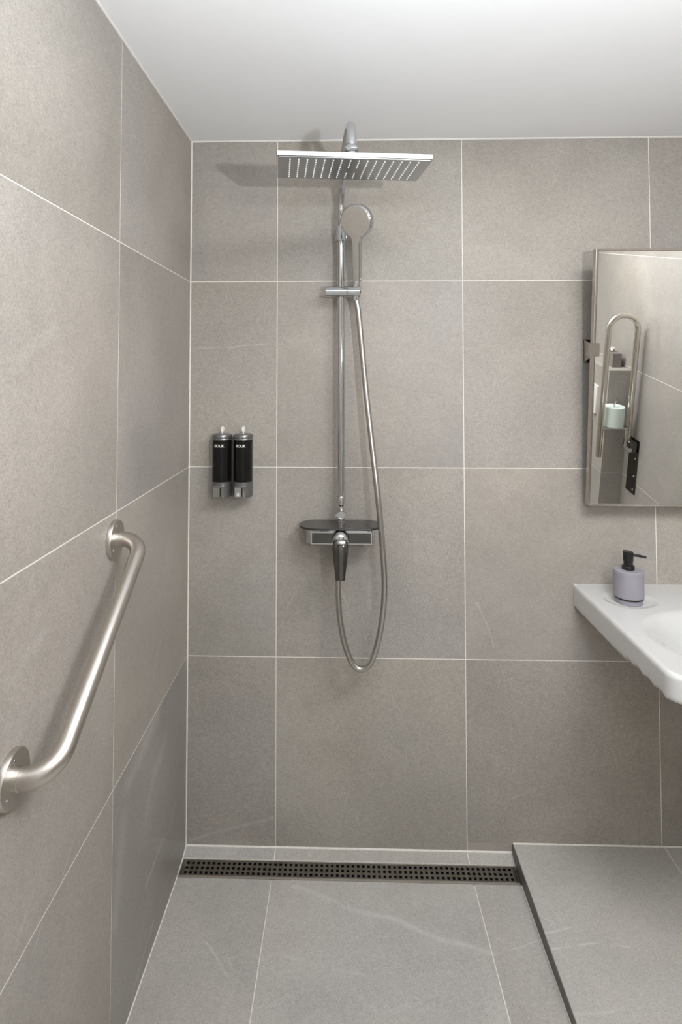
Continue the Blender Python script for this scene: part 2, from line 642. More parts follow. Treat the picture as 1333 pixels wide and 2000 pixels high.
# rear wall behind the camera, with an unseen white door added for chrome reflections
wall_rear = structure(add_obj('wall_rear', *box_vf(XL - .12, XR + .12, YR - .12, YR - BED, -.06, ZC + .1), m_grout, smooth=False),
                      'rear wall of the bathroom with grey tiles around an added white door', 'wall')
for i in range(4):
    for j in range(4):
        tile(wall_rear, (0, YR, 0), (1, 0, 0), (0, 0, 1), (0, 1, 0), XJ[i], XJ[i + 1], max(ZJ[j], 0.0), ZJ[j + 1], m_tile_right)
door = structure(add_obj('added_door_1', *box_vf(-0.30, 0.56, YR, YR + .035, 0.004, 2.06), m_doorw, smooth=False, rootloc=(0.13, YR, 0)),
                 'unseen white flush door added in the rear wall for chrome reflections', 'door')
add_obj('door_handle', *tube_vf(fillet([(0.48, YR + .03, 1.02), (0.48, YR + .09, 1.02), (0.36, YR + .09, 1.02)], .012), .009), m_chrome, door)

# ceiling
ceiling = structure(add_obj('ceiling', *box_vf(XL - .12, XR + .12, YR - .12, .12, ZC, ZC + .1), m_ceiling, smooth=False),
                    'smooth white painted ceiling above the shower', 'ceiling')

# floor: shower pan falls to the drain, raised floor on the right
SL = 0.035


def zs(y):
    return min(0.0, -0.042 + SL * (-y - 0.098))


bed = join(box_vf(XL, STEP, -0.101, 0.0, -0.12, -0.058), box_vf(STEP, XR, YR, 0.0, -0.12, -BED), box_vf(XL, STEP, YR, -1.298, -0.12, -BED))
sv = [(XL, -0.101, -0.12), (STEP, -0.101, -0.12), (STEP, -1.298, -0.12), (XL, -1.298, -0.12),
      (XL, -0.101, -0.042 - BED), (STEP, -0.101, -0.042 - BED), (STEP, -1.298, -BED), (XL, -1.298, -BED)]
sf = [(0, 1, 2, 3), (4, 5, 6, 7), (0, 1, 5, 4), (1, 2, 6, 5), (2, 3, 7, 6), (3, 0, 4, 7)]
stv = [(XL, 0, -0.06), (STEP, 0, -0.06), (STEP, -0.034, -0.06), (XL, -0.034, -0.06),
       (XL, 0, -0.026 - BED), (STEP, 0, -0.026 - BED), (STEP, -0.034, -0.036 - BED), (XL, -0.034, -0.036 - BED)]
floor = structure(add_obj('floor', *join(bed, (sv, sf), (stv, sf)), m_grout, smooth=False),
                  'grey tiled floor, sunken in the shower and one low step higher beside it', 'floor')
sl1 = Vector((0, -0.034, -0.010)).normalized()
n1 = Vector((1, 0, 0)).cross(-sl1).normalized()
sl2 = Vector((0, -1.2, 0.042)).normalized()
n2 = Vector((1, 0, 0)).cross(-sl2).normalized()
XF = [XL, -0.2214, 0.3786, STEP]
for i in range(3):
    gg = (1 if i else 0, 1 if i < 2 else 0)
    tile(floor, (0, 0, -0.026), (1, 0, 0), -sl1, n1, XF[i], XF[i + 1], -0.0354, 0.0, m_tile_floor, (1.0, 1.0, 1.0), g=gg + (0, 0))
    tile(floor, (0, -0.098, -0.042), (1, 0, 0), -sl2, n2, XF[i], XF[i + 1], -0.6, 0.0, m_tile_floor, (1.0, 1.0, 1.0) if i == 1 else (0.985, 0.985, 0.985), g=gg + (1, 0))
    tile(floor, (0, -0.098, -0.042), (1, 0, 0), -sl2, n2, XF[i], XF[i + 1], -1.2, -0.6, m_tile_floor, g=gg + (1, 1))
    for y0, y1 in ((-1.9, -1.298), (-2.5, -1.9), (-2.9, -2.5)):
        tile(floor, (0, 0, 0), (1, 0, 0), (0, 1, 0), (0, 0, 1), XF[i], XF[i + 1], y0, y1, m_tile_floor, g=gg + (1, 1))
for x0, x1 in ((STEP, 0.985), (0.985, XR)):
    for y0, y1 in ((-0.6, 0.0), (-1.2, -0.6), (-1.8, -1.2), (-2.4, -1.8), (-2.9, -2.4)):
        tile(floor, (0, 0, 0), (1, 0, 0), (0, 1, 0), (0, 0, 1), x0, x1, y0, y1, m_tile_floor, (1, 1, 1) if y1 > -.1 else None,
             g=(0 if x0 == STEP else 1, 1 if x1 < 1.5 else 0, 1, 1))
# riser of the step, and sealant lines
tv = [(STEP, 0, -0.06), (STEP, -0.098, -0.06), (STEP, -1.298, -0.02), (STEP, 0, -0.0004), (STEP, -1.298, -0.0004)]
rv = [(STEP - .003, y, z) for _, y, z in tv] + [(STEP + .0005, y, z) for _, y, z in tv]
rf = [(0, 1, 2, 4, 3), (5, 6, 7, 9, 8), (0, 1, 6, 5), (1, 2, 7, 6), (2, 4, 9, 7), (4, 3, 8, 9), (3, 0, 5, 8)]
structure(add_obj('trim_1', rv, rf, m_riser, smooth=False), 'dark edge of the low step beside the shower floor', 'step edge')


def bead(name, pts, r, label, mat=m_caulk):
    return structure(add_obj(name, *tube_vf(pts, r, 8), mat), label, 'sealant')


bead('trim_2', [(XL, 0, -0.028), (XL, 0, ZC)], .0034, 'light sealant line in the corner of the two shower walls', m_grout)
bead('trim_3', [(XL, 0, ZC), (XR, 0, ZC)], .0042, 'white sealant line between back wall and ceiling')
bead('trim_4', [(XL, YR, ZC), (XL, 0, ZC)], .0036, 'white sealant line between left wall and ceiling')
bead('trim_5', [(XL, 0, -0.0265), (STEP - .003, 0, -0.0265)], .0040, 'light sealant line between back wall and shower floor', m_grout)
bead('trim_6', [(STEP, 0, 0.0), (XR, 0, 0.0)], .0034, 'light sealant line between back wall and raised floor', m_grout)
bead('trim_7', [(XL, 0, -0.0265), (XL, -0.034, -0.037), (XL, -0.098, -0.043), (XL, -1.298, 0.0)], .0028, 'light sealant line between left wall and shower floor', m_grout)
bead('trim_8', [(STEP - .003, -0.1, -0.0425), (STEP - .003, -1.298, -0.001)], .0022, 'light sealant line at the foot of the low step', m_grout)

# half-height boxed wall (seen in the mirror)
BX, BY, BZ = 1.43, -1.485, 1.15
half = structure(add_obj('wall_half', *box_vf(BX + BED, XR - BED, YR, BY - BED, 0.0, BZ - BED), m_grout, smooth=False),
                 'half-height tiled boxing along the right wall with a ledge on top', 'wall')
for z0, z1 in ((0.0, .562), (.562, BZ)):
    tile(half, (0, BY, 0), (-1, 0, 0), (0, 0, 1), (0, 1, 0), -XR, -BX, z0, z1, m_tile_right, g=(0, 0, 1, 0))
    for y0, y1 in ((-1.485, -2.05), (-2.05, -2.65), (-2.65, -2.9)):
        tile(half, (BX, 0, 0), (0, -1, 0), (0, 0, 1), (-1, 0, 0), -y0, -y1, z0, z1, m_tile_right, g=(0, 1, 1, 0))
for y0, y1 in ((-1.485, -2.05), (-2.05, -2.65), (-2.65, -2.9)):
    tile(half, (0, 0, BZ), (1, 0, 0), (0, 1, 0), (0, 0, 1), BX, XR, y1, y0, m_tile_right, g=(0, 0, 1, 0))

# ------------------------------------------------------------------ shower column
PX, PY = -0.0135, -0.055
col = thing('shower_column', 'chrome shower column with rectangular rain head and mixer on the back wall', 'shower', (PX, 0.0, 0.95))
add_obj('riser_pipe', *tube_vf([(PX, PY, 1.06), (PX, PY, 1.90)], .0118, 24), m_chrome, col)
add_obj('pipe_collar', *lathe_vf((PX, PY, 1.879), (0, 0, 1), [(.0125, 0), (.0165, 0), (.0175, .004), (.0163, .006), (.0163, .044), (.0135, .048), (.009, .048)], 28), m_chrome, col)
bk = add_obj('wall_bracket', *tube_vf([(PX, PY, 1.905), (PX, 0, 1.905)], .0105, 20), m_chrome, col)
add_obj('wall_flange', *lathe_vf((PX, 0, 1.905), (0, -1, 0), [(.019, 0), (.019, .005), (.012, .008), (.010, .008)], 24), m_chrome, bk)
# gooseneck arm
HC = Vector((0.016, -0.451, 1.974))
HPSI, HPIT, HROL = 0.115, 0.016, -0.005
arm_dir = (Vector((HC.x, HC.y, 0)) - Vector((PX, PY, 0)))


def armp(s, z):
    return (PX + arm_dir.x * s, PY + arm_dir.y * s, z)


arm_pts = catmull([armp(0, 1.915), armp(0, 1.965), armp(.02, 2.005), armp(.08, 2.040), armp(.20, 2.066), armp(.36, 2.086), armp(.55, 2.100), armp(.72, 2.107), armp(.85, 2.105),
                   armp(.93, 2.093), armp(.98, 2.072), armp(1.0, 2.045), armp(1.0, 2.02)], 8)
rads = [.0092 + (.0118 - .0092) * min(1, max(0, (p.z - 1.95) / .1 if i < 40 else 1)) for i, p in enumerate(arm_pts)]
add_obj('overhead_arm', *tube_vf(arm_pts, rads, 24), m_chrome, col)
add_obj('arm_sleeve', *lathe_vf(armp(1, 2.034), (0, 0, 1), [(.0105, 0), (.0132, .001), (.0132, .024), (.0120, .026), (.010, .026)], 28), m_chrome, col)
add_obj('ball_joint', *lathe_vf(armp(1, 1.986), (0, 0, 1), [(.0120, 0), (.0120, .030), (.0160, .031), (.0175, .033), (.0175, .041), (.0150, .046), (.0100, .049)], 8), m_chrome, col)
# rain head
HW, HL, HT = 0.3725, 0.168, 0.0125
RH = Matrix.Rotation(HPSI, 3, 'Z') @ Matrix.Rotation(HPIT, 3, 'X') @ Matrix.Rotation(HROL, 3, 'Y')
hu, hv, hn = RH @ Vector((1, 0, 0)), RH @ Vector((0, 1, 0)), RH @ Vector((0, 0, 1))
head = add_obj('rain_head', *prism_vf(rrect(-HW / 2, HW / 2, -HL / 2, HL / 2, .003, 3), HC, hu, hv, hn, 0.0, HT), m_chrome, col, smooth=True, angle=30)
bevel_mod(head, .0012, 2)
add_obj('spray_plate', *prism_vf(rrect(-HW / 2 + .0035, HW / 2 - .0035, -HL / 2 + .0035, HL / 2 - .0035, .003, 3), HC, hu, hv, hn, -0.0014, 0.0006), m_head, head, smooth=True, angle=30)
nz = []
for c in range(16):
    for r in range(9):
        if c in (7, 8) and r in (4, 5):
            continue
        a = -HW / 2 + .032 + c * (HW - .064) / 15
        b = -HL / 2 + .020 + r * (HL - .040) / 8
        nz.append(lathe_vf(HC + hu * a + hv * b - hn * .0012, -hn, [(.0019, 0), (.0018, .0016), (.0012, .0026)], 7))
no = add_obj('nozzles', *join(*nz), m_nozzle, head)
no['kind'] = 'stuff'
# slider bracket
sl = add_obj('slider_bracket', *lathe_vf((-0.063, PY - .006, 1.7195), (1, 0, 0),
             [(.0155, 0), (.0178, .0015), (.0178, .067), (.0170, .068), (.0170, .0695), (.0178, .0705), (.0178, .1085), (.0155, .111)], 32), m_chrome, col)
# mixer
mx = add_obj('mixer_body', *prism_vf(rrect(-0.119, 0.089, -0.100, 0.0, .014, 5), (0, 0, 0), (1, 0, 0), (0, 1, 0), (0, 0, 1), .9475, .9915), m_chrome, col, angle=30)
bevel_mod(mx, .002, 2)
fr = [box_vf(-0.105, 0.080, -0.1035, -0.099, .9815, .985), box_vf(-0.105, 0.080, -0.1035, -0.099, .9475, .9510), box_vf(-0.105, -0.1015, -0.1035, -0.099, .951, .9815), box_vf(0.0765, 0.080, -0.1035, -0.099, .951, .9815)]
add_obj('front_frame', *join(*fr), m_chrome, mx, smooth=False)
add_obj('front_panel', *box_vf(-0.1015, 0.0765, -0.1010, -0.0995, .951, .9815), m_chrome_darkrefl, mx, smooth=False)
for wx in (-0.09, 0.06):
    add_obj('wall_rosette', *lathe_vf((wx, 0, .9695), (0, -1, 0), [(.020, 0), (.020, .004), (.017, .007)], 24), m_chrome, mx)
sh = add_obj('shelf', *prism_vf(rrect(-0.144, 0.114, -0.120, -0.012, .0535, 16), (0, 0, 0), (1, 0, 0), (0, 1, 0), (0, 0, 1), .9935, .9995), m_shelf, col, angle=30)
bevel_mod(sh, .0012, 2)
# connector between mixer and riser pipe, with the diverter knob
add_obj('connector', *lathe_vf((PX, PY, .9995), (0, 0, 1), [(.0125, 0), (.0125, .004), (.0105, .006), (.0105, .040), (.0075, .045), (.0075, .052), (.0105, .056), (.0135, .058), (.0135, .080), (.0122, .083)], 24), m_chrome, col)
kn = add_obj('diverter_knob', *lathe_vf((PX, PY - .004, 1.029), (0, -1, 0), [(.0125, 0), (.0135, .003), (.0135, .020), (.0120, .0225), (.0095, .0225), (.0090, .0205), (.0002, .0205)], 28), m_chrome, col)
add_obj('knob_grip', *box_vf(PX - .017, PX - .012, PY - .024, PY - .016, 1.026, 1.032), m_chrome, kn)
# lever
LX = -0.0155
lv = add_obj('lever_hub', *lathe_vf((LX, -0.100, .9665), (0, -1, 0), [(.0255, 0), (.0265, .003), (.0265, .018), (.0235, .028), (.0150, .035), (.004, .037)], 36), m_chrome, mx)


def loft_vf(secs, seg=20):
    """secs: (centre, half width, half depth, tilt) ellipses stacked along a path"""
    V, Fs = [], []
    for c, rx, ry, nrm in secs:
        u = Vector((1, 0, 0))
        v = Vector(nrm).cross(u).normalized()
        for k in range(seg):
            a = 2 * math.pi * k / seg
            ca, sa = math.cos(a), math.sin(a)
            e = 0.75
            V.append(tuple(Vector(c) + u * (rx * math.copysign(abs(ca) ** e, ca)) + v * (ry * math.copysign(abs(sa) ** e, sa))))
    for i in range(len(secs) - 1):
        for k in range(seg):
            k2 = (k + 1) % seg
            Fs.append((i * seg + k, i * seg + k2, (i + 1) * seg + k2, (i + 1) * seg + k))
    Fs.append(tuple(range(seg)))
    Fs.append(tuple((len(secs) - 1) * seg + k for k in range(seg)))
    return V, Fs


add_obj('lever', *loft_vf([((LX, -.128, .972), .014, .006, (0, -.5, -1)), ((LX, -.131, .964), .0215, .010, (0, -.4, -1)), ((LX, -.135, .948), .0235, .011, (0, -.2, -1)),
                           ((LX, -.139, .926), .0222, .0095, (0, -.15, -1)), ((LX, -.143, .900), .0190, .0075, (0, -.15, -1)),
                           ((LX, -.147, .872), .0155, .0058, (0, -.15, -1)), ((LX, -.149, .858), .0142, .0050, (0, -.15, -1)), ((LX, -.1492, .8565), .0125, .0038, (0, -.15, -1))]), m_chrome_darkrefl, lv)

# ------------------------------------------------------------------ hand shower and hose
HSC = Vector((0.030, -0.135, 1.922))
yaw_h, pit_h = math.radians(-27), math.radians(18.5)
nh = Vector((-math.sin(-yaw_h) * math.cos(pit_h), -math.cos(yaw_h) * math.cos(pit_h), -math.sin(pit_h))).normalized()
grip = Vector((0.031, -0.064, 1.716))
uh = (HSC - grip)
uh = (uh - nh * uh.dot(nh)).normalized()
rh = uh.cross(nh) * -1.0
rh = nh.cross(uh)
if rh.x < 0:
    rh = -rh
hs = thing('hand_shower', 'round chrome hand shower with flat grey face held in the slider bracket', 'hand shower', tuple(HSC))


def hs_outline(R, hw, length):
    a0 = math.asin(min(1, (hw * 1.7) / R))
    out = []
    for k in range(49):
        a = -math.pi / 2 + a0 + (2 * math.pi - 2 * a0) * k / 48
        out.append((R * math.cos(a), R * math.sin(a)))
    yb = -R * math.cos(a0)
    left = [(-hw * 1.25, yb - .008), (-hw, yb - .020), (-hw * .92, -length)]
    return out + left + [(-x, y) for x, y in reversed(left)]


LEN = .188
body = add_obj('shower_body', *prism_vf(hs_outline(.0525, .0135, LEN), HSC, rh, uh, nh, -.024, .0), m_chrome, hs, angle=30)
bevel_mod(body, .0055, 4)
fp = add_obj('face_plate', *prism_vf(hs_outline(.0475, .0095, LEN - .004), HSC, rh, uh, nh, -.001, .0012), m_face, hs, angle=30)
bevel_mod(fp, .0008, 2)
gb = Vector((0.031, -0.061, 1.722))
ge = Vector((0.0335, -0.0610, 1.692))
add_obj('handle_end', *tube_vf([HSC - uh * (LEN - .012) - nh * .012, gb, ge], .0118, 20), m_chrome, hs)
hose_st = ge + Vector((0, 0, .004))
hose_px = [(700, 606, -.066), (705, 655, -.07), (714, 750, -.08), (726, 860, -.10), (738, 965, -.122), (747, 1060, -.128), (751.5, 1140, -.118), (748, 1200, -.108), (737.5, 1258, -.10),
           (723, 1296, -.095), (706, 1307, -.092), (689, 1296, -.09), (673, 1255, -.085), (663.5, 1200, -.078), (661, 1140, -.07)]
hp = [hose_st] + [px(u, v, 1, y) for u, v, y in hose_px] + [Vector((-0.0215, -0.062, 0.905)), Vector((-0.021, -0.060, 0.9475))]
hose = add_obj('shower_hose', *tube_vf(catmull(hp, 10), .0090, 16), m_hose, rootloc=(-0.021, -0.06, 0.9475))
hose['label'] = 'long metal shower hose looping below the mixer up to the hand shower'
hose['category'] = 'hose'
add_obj('hose_nut', *lathe_vf((-0.021, -0.060, .918), (0, 0, 1), [(.0085, 0), (.0105, .003), (.0105, .024), (.0120, .0255), (.0120, .0295)], 18), m_chrome, hose)


# ------------------------------------------------------------------ wall soap dispensers
def dispenser(cx_, label, letters, plate_r):
    t = thing('soap_dispenser', label, 'dispenser', (cx_, 0.0, 1.077), 'wall soap dispensers in the shower')
    cyl = lambda z0, z1, rx, ry, b=.001: lathe_vf((cx_, -.038, z0), (0, 0, 1), [(1 - b * 60, 0), (1, b), (1, z1 - z0 - b), (1 - b * 60, z1 - z0)], 40, rx, ry, (0, 1, 0))
    # lathe axis z: u -> +-x, v -> y
    add_obj('backplate', *prism_vf(rrect(cx_ - .0270, cx_ + plate_r, 1.080, 1.262, .004), (0, 0, 0), (1, 0, 0), (0, 0, 1), (0, -1, 0), 0.0, .010), m_plate, t, angle=30)
    add_obj('reservoir', *cyl(1.124, 1.256, .0300, .0300), m_smoke, t)
    add_obj('cap', *lathe_vf((cx_, -.038, 1.2545), (0, 0, 1), [(.95, 0), (1, .001), (1, .0035), (.985, .0042), (.985, .0052), (1.0, .006), (1, .0125), (.96, .0160), (.80, .0185), (.1, .0190)], 40, .0312, .0312, (0, 1, 0)), m_silver, t)
    add_obj('base', *lathe_vf((cx_, -.038, 1.077), (0, 0, 1), [(.94, 0), (1, .0015), (1, .0470), (.97, .0480)], 40, .0312, .0318, (0, 1, 0)), m_silver, t)
    b = add_obj('push_button', *prism_vf(rrect(cx_ - .021, cx_ + .0145, 1.0795, 1.1145, .003), (0, -.0655, 0), (1, 0, 0), (0, 0, 1), (0, -1, 0), 0.0, .0065), m_chrome, t, angle=30)
    bevel_mod(b, .0015, 2)
    add_obj('button_lip', *prism_vf(rrect(cx_ - .020, cx_ + .0135, 1.1095, 1.1135, .0015), (0, -.0655, 0), (1, 0, 0), (0, 0, 1), (0, -1, 0), .0065, .0085), m_silver, b, angle=30)
    add_obj('button_groove', *prism_vf(rrect(cx_ + .0005, cx_ + .0050, 1.0815, 1.1080, .0008), (0, -.0655, 0), (1, 0, 0), (0, 0, 1), (0, -1, 0), .0063, .0068), m_black, b, angle=30)
    # white filling key on top: tear-drop ring
    kp = []
    for k in range(24):
        a = 2 * math.pi * k / 24
        s = (1 + math.sin(a)) / 2
        kp.append((cx_ + .0012 + .0064 * math.cos(a) * (0.22 + 0.78 * s), -.041, 1.2855 + .0085 * math.sin(a)))
    ky = add_obj('key', *join(tube_vf(kp, .0019, 8, closed=True), tube_vf([(cx_ + .0012, -.041, 1.270), (cx_ + .0012, -.041, 1.280)], .002, 8),
                              prism_vf([(p[0], p[2]) for p in kp], (0, -.0415, 0), (1, 0, 0), (0, 0, 1), (0, 1, 0), 0, .001)), m_white, t)
    ky['label'] = 'white key in the dispenser lid'
    cu = bpy.data.curves.new('lettering', 'FONT')
    cu.body = letters
    cu.size = .0112
    cu.align_x = 'CENTER'
    cu.extrude = .0002
    cu.offset = .0003
    to = bpy.data.objects.new('lettering', cu)
    COL.objects.link(to)
    bpy.context.view_layer.update()
    me = bpy.data.meshes.new_from_object(to.evaluated_get(bpy.context.evaluated_depsgraph_get()))
    bpy.data.objects.remove(to)
    # wrap the flat letters round the front of the reservoir
    R = .0303
    vs = []
    for v in me.vertices:
        a = (v.co.x - .004) / R
        rr = R + v.co.z
        vs.append((cx_ + rr * math.sin(a), -.038 - rr * math.cos(a), 1.2335 + v.co.y))
    add_obj('lettering', vs, [tuple(p.vertices) for p in me.polygons], m_white, t, smooth=False)
    return t


dispenser(-0.3905, 'black wall soap dispenser with silver cap and white key, closer to the shower corner', 'SIOUK', .0360)
dispenser(-0.3235, 'black wall soap dispenser with silver cap and white key, closer to the shower pipe', 'SIOUK', .0265)

# ------------------------------------------------------------------ grab bar on the left wall
F1, F2 = Vector((XL, -0.617, 1.107)), Vector((XL, -1.003, 0.860))
gbar = thing('grab_bar', 'slanted brushed steel grab bar with round wall flanges on the left wall', 'grab bar', tuple(F2))
off = Vector((0.066, 0, 0))
path = fillet([F1 + Vector((.012, 0, 0)), F1 + off, F2 + off, F2 + Vector((.012, 0, 0))], .046, 14)
add_obj('bar', *tube_vf(path, .0160, 28), m_brushed, gbar)
for c in (F1, F2):
    fl = add_obj('flange', *lathe_vf(c, (1, 0, 0), [(.0400, 0), (.0410, .001), (.0410, .007), (.0395, .0095), (.0375, .0100), (.010, .0100)], 44), m_brushed, gbar)
    add_obj('flange_collar', *lathe_vf(c + Vector((.010, 0, 0)), (1, 0, 0), [(.0172, 0), (.0172, .008), (.0162, .0088), (.0155, .0088)], 28), m_brushed, fl)
    for k in range(3):
        a = math.radians(100 + 120 * k)
        add_obj('screw', *lathe_vf(c + Vector((.010, .029 * math.cos(a), .029 * math.sin(a))), (1, 0, 0), [(.0036, 0), (.0034, .0008), (.0018, .0014)], 12), m_chrome, fl)

# ------------------------------------------------------------------ tilting mirror
TH = math.radians(6.52)
MX0, MX1, MLEN = 0.745, 1.345, 0.781
MB = px(1149, 988, 0, MX0)
mu, mv = Vector((1, 0, 0)), Vector((0, -math.sin(TH), math.cos(TH)))
mn = mu.cross(mv)
if mn.y > 0:
    mn = -mn
mir = thing('tilting_mirror', 'rectangular steel-framed mirror tilted forward above the washbasin', 'mirror', (MX0, 0.0, MB.z))
MW, MD, LIP = MX1 - MX0, 0.022, 0.0065


def mbox(a0, a1, b0, b1, c0, c1):
    v, f = box_vf(a0, a1, b0, b1, c0, c1)
    return [tuple(MB + mu * a + mv * b + mn * c) for a, b, c in v], f


fo = add_obj('frame', *join(mbox(0, LIP, 0, MLEN, -MD, 0), mbox(MW - LIP, MW, 0, MLEN, -MD, 0), mbox(LIP, MW - LIP, 0, LIP, -MD, 0), mbox(LIP, MW - LIP, MLEN - LIP, MLEN, -MD, 0)), m_frame, mir, smooth=False)
bevel_mod(fo, .0016, 2)
add_obj('backing', *mbox(LIP, MW - LIP, LIP, MLEN - LIP, -MD, -.006), m_grey, mir, smooth=False)
add_obj('glass', *mbox(LIP, MW - LIP, LIP, MLEN - LIP, -.006, -.0025), m_mirror, mir, smooth=False)
for s in (0, 1):
    ex = MX0 + .004 if s == 0 else MX1 - .004
    sg = 1 if s == 0 else -1
    zc = 1.535
    bp = (zc - MB.z) / mv.z
    pv = MB + mv * bp + mn * (-MD / 2)
    # triangular arm from the wall plate to the pivot
    ol = [(0.0, zc + .037), (0.0, zc - .037), (pv.y + .004, pv.z - .007), (pv.y - .002, pv.z), (pv.y + .004, pv.z + .007)]
    x_a = ex + sg * .012
    add_obj('pivot_arm', *prism_vf(ol, (x_a, 0, 0), (0, 1, 0), (0, 0, 1), (1, 0, 0), 0.0, .003 * sg), m_frame, mir, smooth=False)
    add_obj('wall_plate', *box_vf(*sorted((x_a, x_a + sg * .05)), -.004, 0.0, zc - .037, zc + .037), m_drain, mir, smooth=False)
    a0, a1 = (-.0025, .0185) if s == 0 else (MW - .0185, MW + .0025)
    add_obj('edge_clamp', *join(mbox(a0, a1, bp - .020, bp + .020, 0.0, .003), mbox(a0 if s == 0 else a1 - .0025, a0 + .0025 if s == 0 else a1, bp - .020, bp + .020, -MD, .0)), m_frame, mir, smooth=False)

# ------------------------------------------------------------------ washbasin
BX0, BX1, BY1, BTOP = 0.718, 1.362, -0.565, 0.800
RC, RE = 0.038, 0.012
basin = thing('washbasin', 'white ceramic wall-hung washbasin with scalloped underside grip', 'washbasin', ((BX0 + BX1) / 2, 0.0, 0.725))


def sm(e0, e1, x):
    t = max(0.0, min(1.0, (x - e0) / (e1 - e0)))
    return t * t * (3 - 2 * t)


def bowl_rho(x, y):
    return (abs((x - 1.04) / .278) ** 2.2 + abs((y + .368) / .182) ** 2.2) ** (1 / 2.2)


def top_z(x, y):
    z = BTOP
    z -= .135 * sm(0.0, 0.62, 1.0 - bowl_rho(x, y))
    q = math.hypot((x - .836) / .074, (y + .122) / .060)
    z -= .006 * sm(0.0, 0.16, 1.0 - q)
    return z


def ext(y):
    """left inset at depth y from the rounded front corner"""
    d = y - BY1
    if d >= RC:
        return 0.0
    return RC - math.sqrt(max(0.0, RC * RC - (RC - d) ** 2))


NX, NY = 110, 100
ysr = []
for j in range(NY + 1):
    t = j / NY
    ysr.append(BY1 * (1 - (1 - t) ** 1.0))
# denser rows at the front edge
ysr = [-.0] + [BY1 * (k / 70) * .90 for k in range(1, 71)] + [BY1 * (.90 + .10 * (1 - (1 - k / 26) ** 2)) for k in range(1, 27)]
ssr = [(.035 * (k / 12) ** 1.6) for k in range(13)] + [.035 + .93 * k / 90 for k in range(1, 91)] + [1 - .035 * ((12 - k) / 12) ** 1.6 for k in range(1, 13)]


def edge_dist(x, y):
    dx = min(x - BX0, BX1 - x)
    dy = y - BY1
    if dx < RC and dy < RC:
        return RC - math.hypot(RC - dx, RC - dy)
    return min(dx, dy)


TV, TF = [], []
for y in ysr:
    e = ext(y)
    xa, xb = BX0 + e, BX1 - e
    for s in ssr:
        x = xa + (xb - xa) * s
        d = max(0.0, edge_dist(x, y))
        z = top_z(x, y)
        if d < RE:
            z -= RE - math.sqrt(max(0.0, RE * RE - (RE - d) ** 2))
        TV.append((x, y, z))
nr, nc = len(ysr), len(ssr)
for j in range(nr - 1):
    for i in range(nc - 1):
        TF.append((j * nc + i, j * nc + i + 1, (j + 1) * nc + i + 1, (j + 1) * nc + i))
# boundary loop (left side, front, right side) and apron
loop = [j * nc for j in range(nr)] + [(nr - 1) * nc + i for i in range(1, nc)] + [j * nc + nc - 1 for j in range(nr - 2, -1, -1)]


def bot_z(y):
    z = .7235 + .010 * sm(.30, .40, -y)
    if -.535 < y < -.325:
        ph = (-y - .325) / .051
        z += .0065 * (abs(math.sin(math.pi * ph)) - .45)
    return z


rows = []
for lev in range(0, 9):
    t = lev / 8
    row = []
    for k in loop:
        x, y, z = TV[k]
        b = bot_z(y)
        r_in = 0.0
        zz = z + (b - z) * t
        if t > .8:
            r_in = .010 * ((t - .8) / .2) ** 2
        cx_ = x + (r_in if x < 1.04 else -r_in)
        cy_ = y + (r_in if y < BY1 + .03 else 0)
        row.append((cx_, cy_, zz))
    rows.append(row)
base_n = len(TV)
prev = loop
for lev in range(1, 9):
    idx = list(range(len(TV), len(TV) + len(loop)))
    TV += rows[lev]
    for k in range(len(loop) - 1):
        TF.append((prev[k], prev[k + 1], idx[k + 1], idx[k]))
    prev = idx
# underside: inner lip then bowl bulge
und = []
for k, p in enumerate(rows[8]):
    x, y, z = p
    und.append((x + (1.04 - x) * .09, y + (-.33 - y) * .09, z + .012))
idx = list(range(len(TV), len(TV) + len(loop)))
TV += und
for k in range(len(loop) - 1):
    TF.append((prev[k], prev[k + 1], idx[k + 1], idx[k]))
prev = idx
for q, dz in ((.35, .0), (.6, -.03), (.8, -.055), (.97, -.065)):
    idx = list(range(len(TV), len(TV) + len(loop)))
    TV += [(x + (1.04 - x) * q, y + (-.33 - y) * q, .735 + dz) for x, y, z in und]
    for k in range(len(loop) - 1):
        TF.append((prev[k], prev[k + 1], idx[k + 1], idx[k]))
    prev = idx
TF.append(tuple(prev))
add_obj('basin', TV, TF, m_ceramic, basin, angle=50)
add_obj('waste', *lathe_vf((1.04, -.35, top_z(1.04, -.35)), (0, 0, 1), [(.030, 0), (.030, .002), (.022, .003), (.022, .001), (.002, .001)], 28), m_chrome, basin)
bead('trim_9', [(BX0 + .004, -0.001, BTOP - .002), (BX1 - .004, -0.001, BTOP - .002)], .0022, 'thin sealant line behind the washbasin', m_caulk)

# ------------------------------------------------------------------ soap bottle
SX, SY, SZ = 0.832, -0.124, 0.7942
bot = thing('soap_bottle', 'lilac grey soap bottle with black pump standing on the washbasin', 'soap bottle', (SX, SY, SZ))
add_obj('foot', *lathe_vf((SX, SY, SZ), (0, 0, 1), [(.035, 0), (.0375, .001), (.0375, .0140), (.034, .0140)], 48), m_lilac, bot)
add_obj('band', *lathe_vf((SX, SY, SZ + .0137), (0, 0, 1), [(.037, 0), (.0402, .0004), (.0402, .0040), (.038, .0044)], 48), m_black, bot)
add_obj('body', *lathe_vf((SX, SY, SZ + .0175), (0, 0, 1), [(.039, 0), (.0412, .0012), (.0412, .0715), (.0406, .075), (.0385, .077), (.034, .0777), (.015, .0777)], 56), m_lilac, bot)
pm = add_obj('pump', *lathe_vf((SX, SY, SZ + .0945), (0, 0, 1), [(.0165, 0), (.0172, .001), (.0172, .009), (.0160, .0105), (.0165, .0110), (.0165, .0120), (.0128, .0135), (.0128, .0240), (.0142, .0250), (.0142, .0395)], 32), m_black, bot)
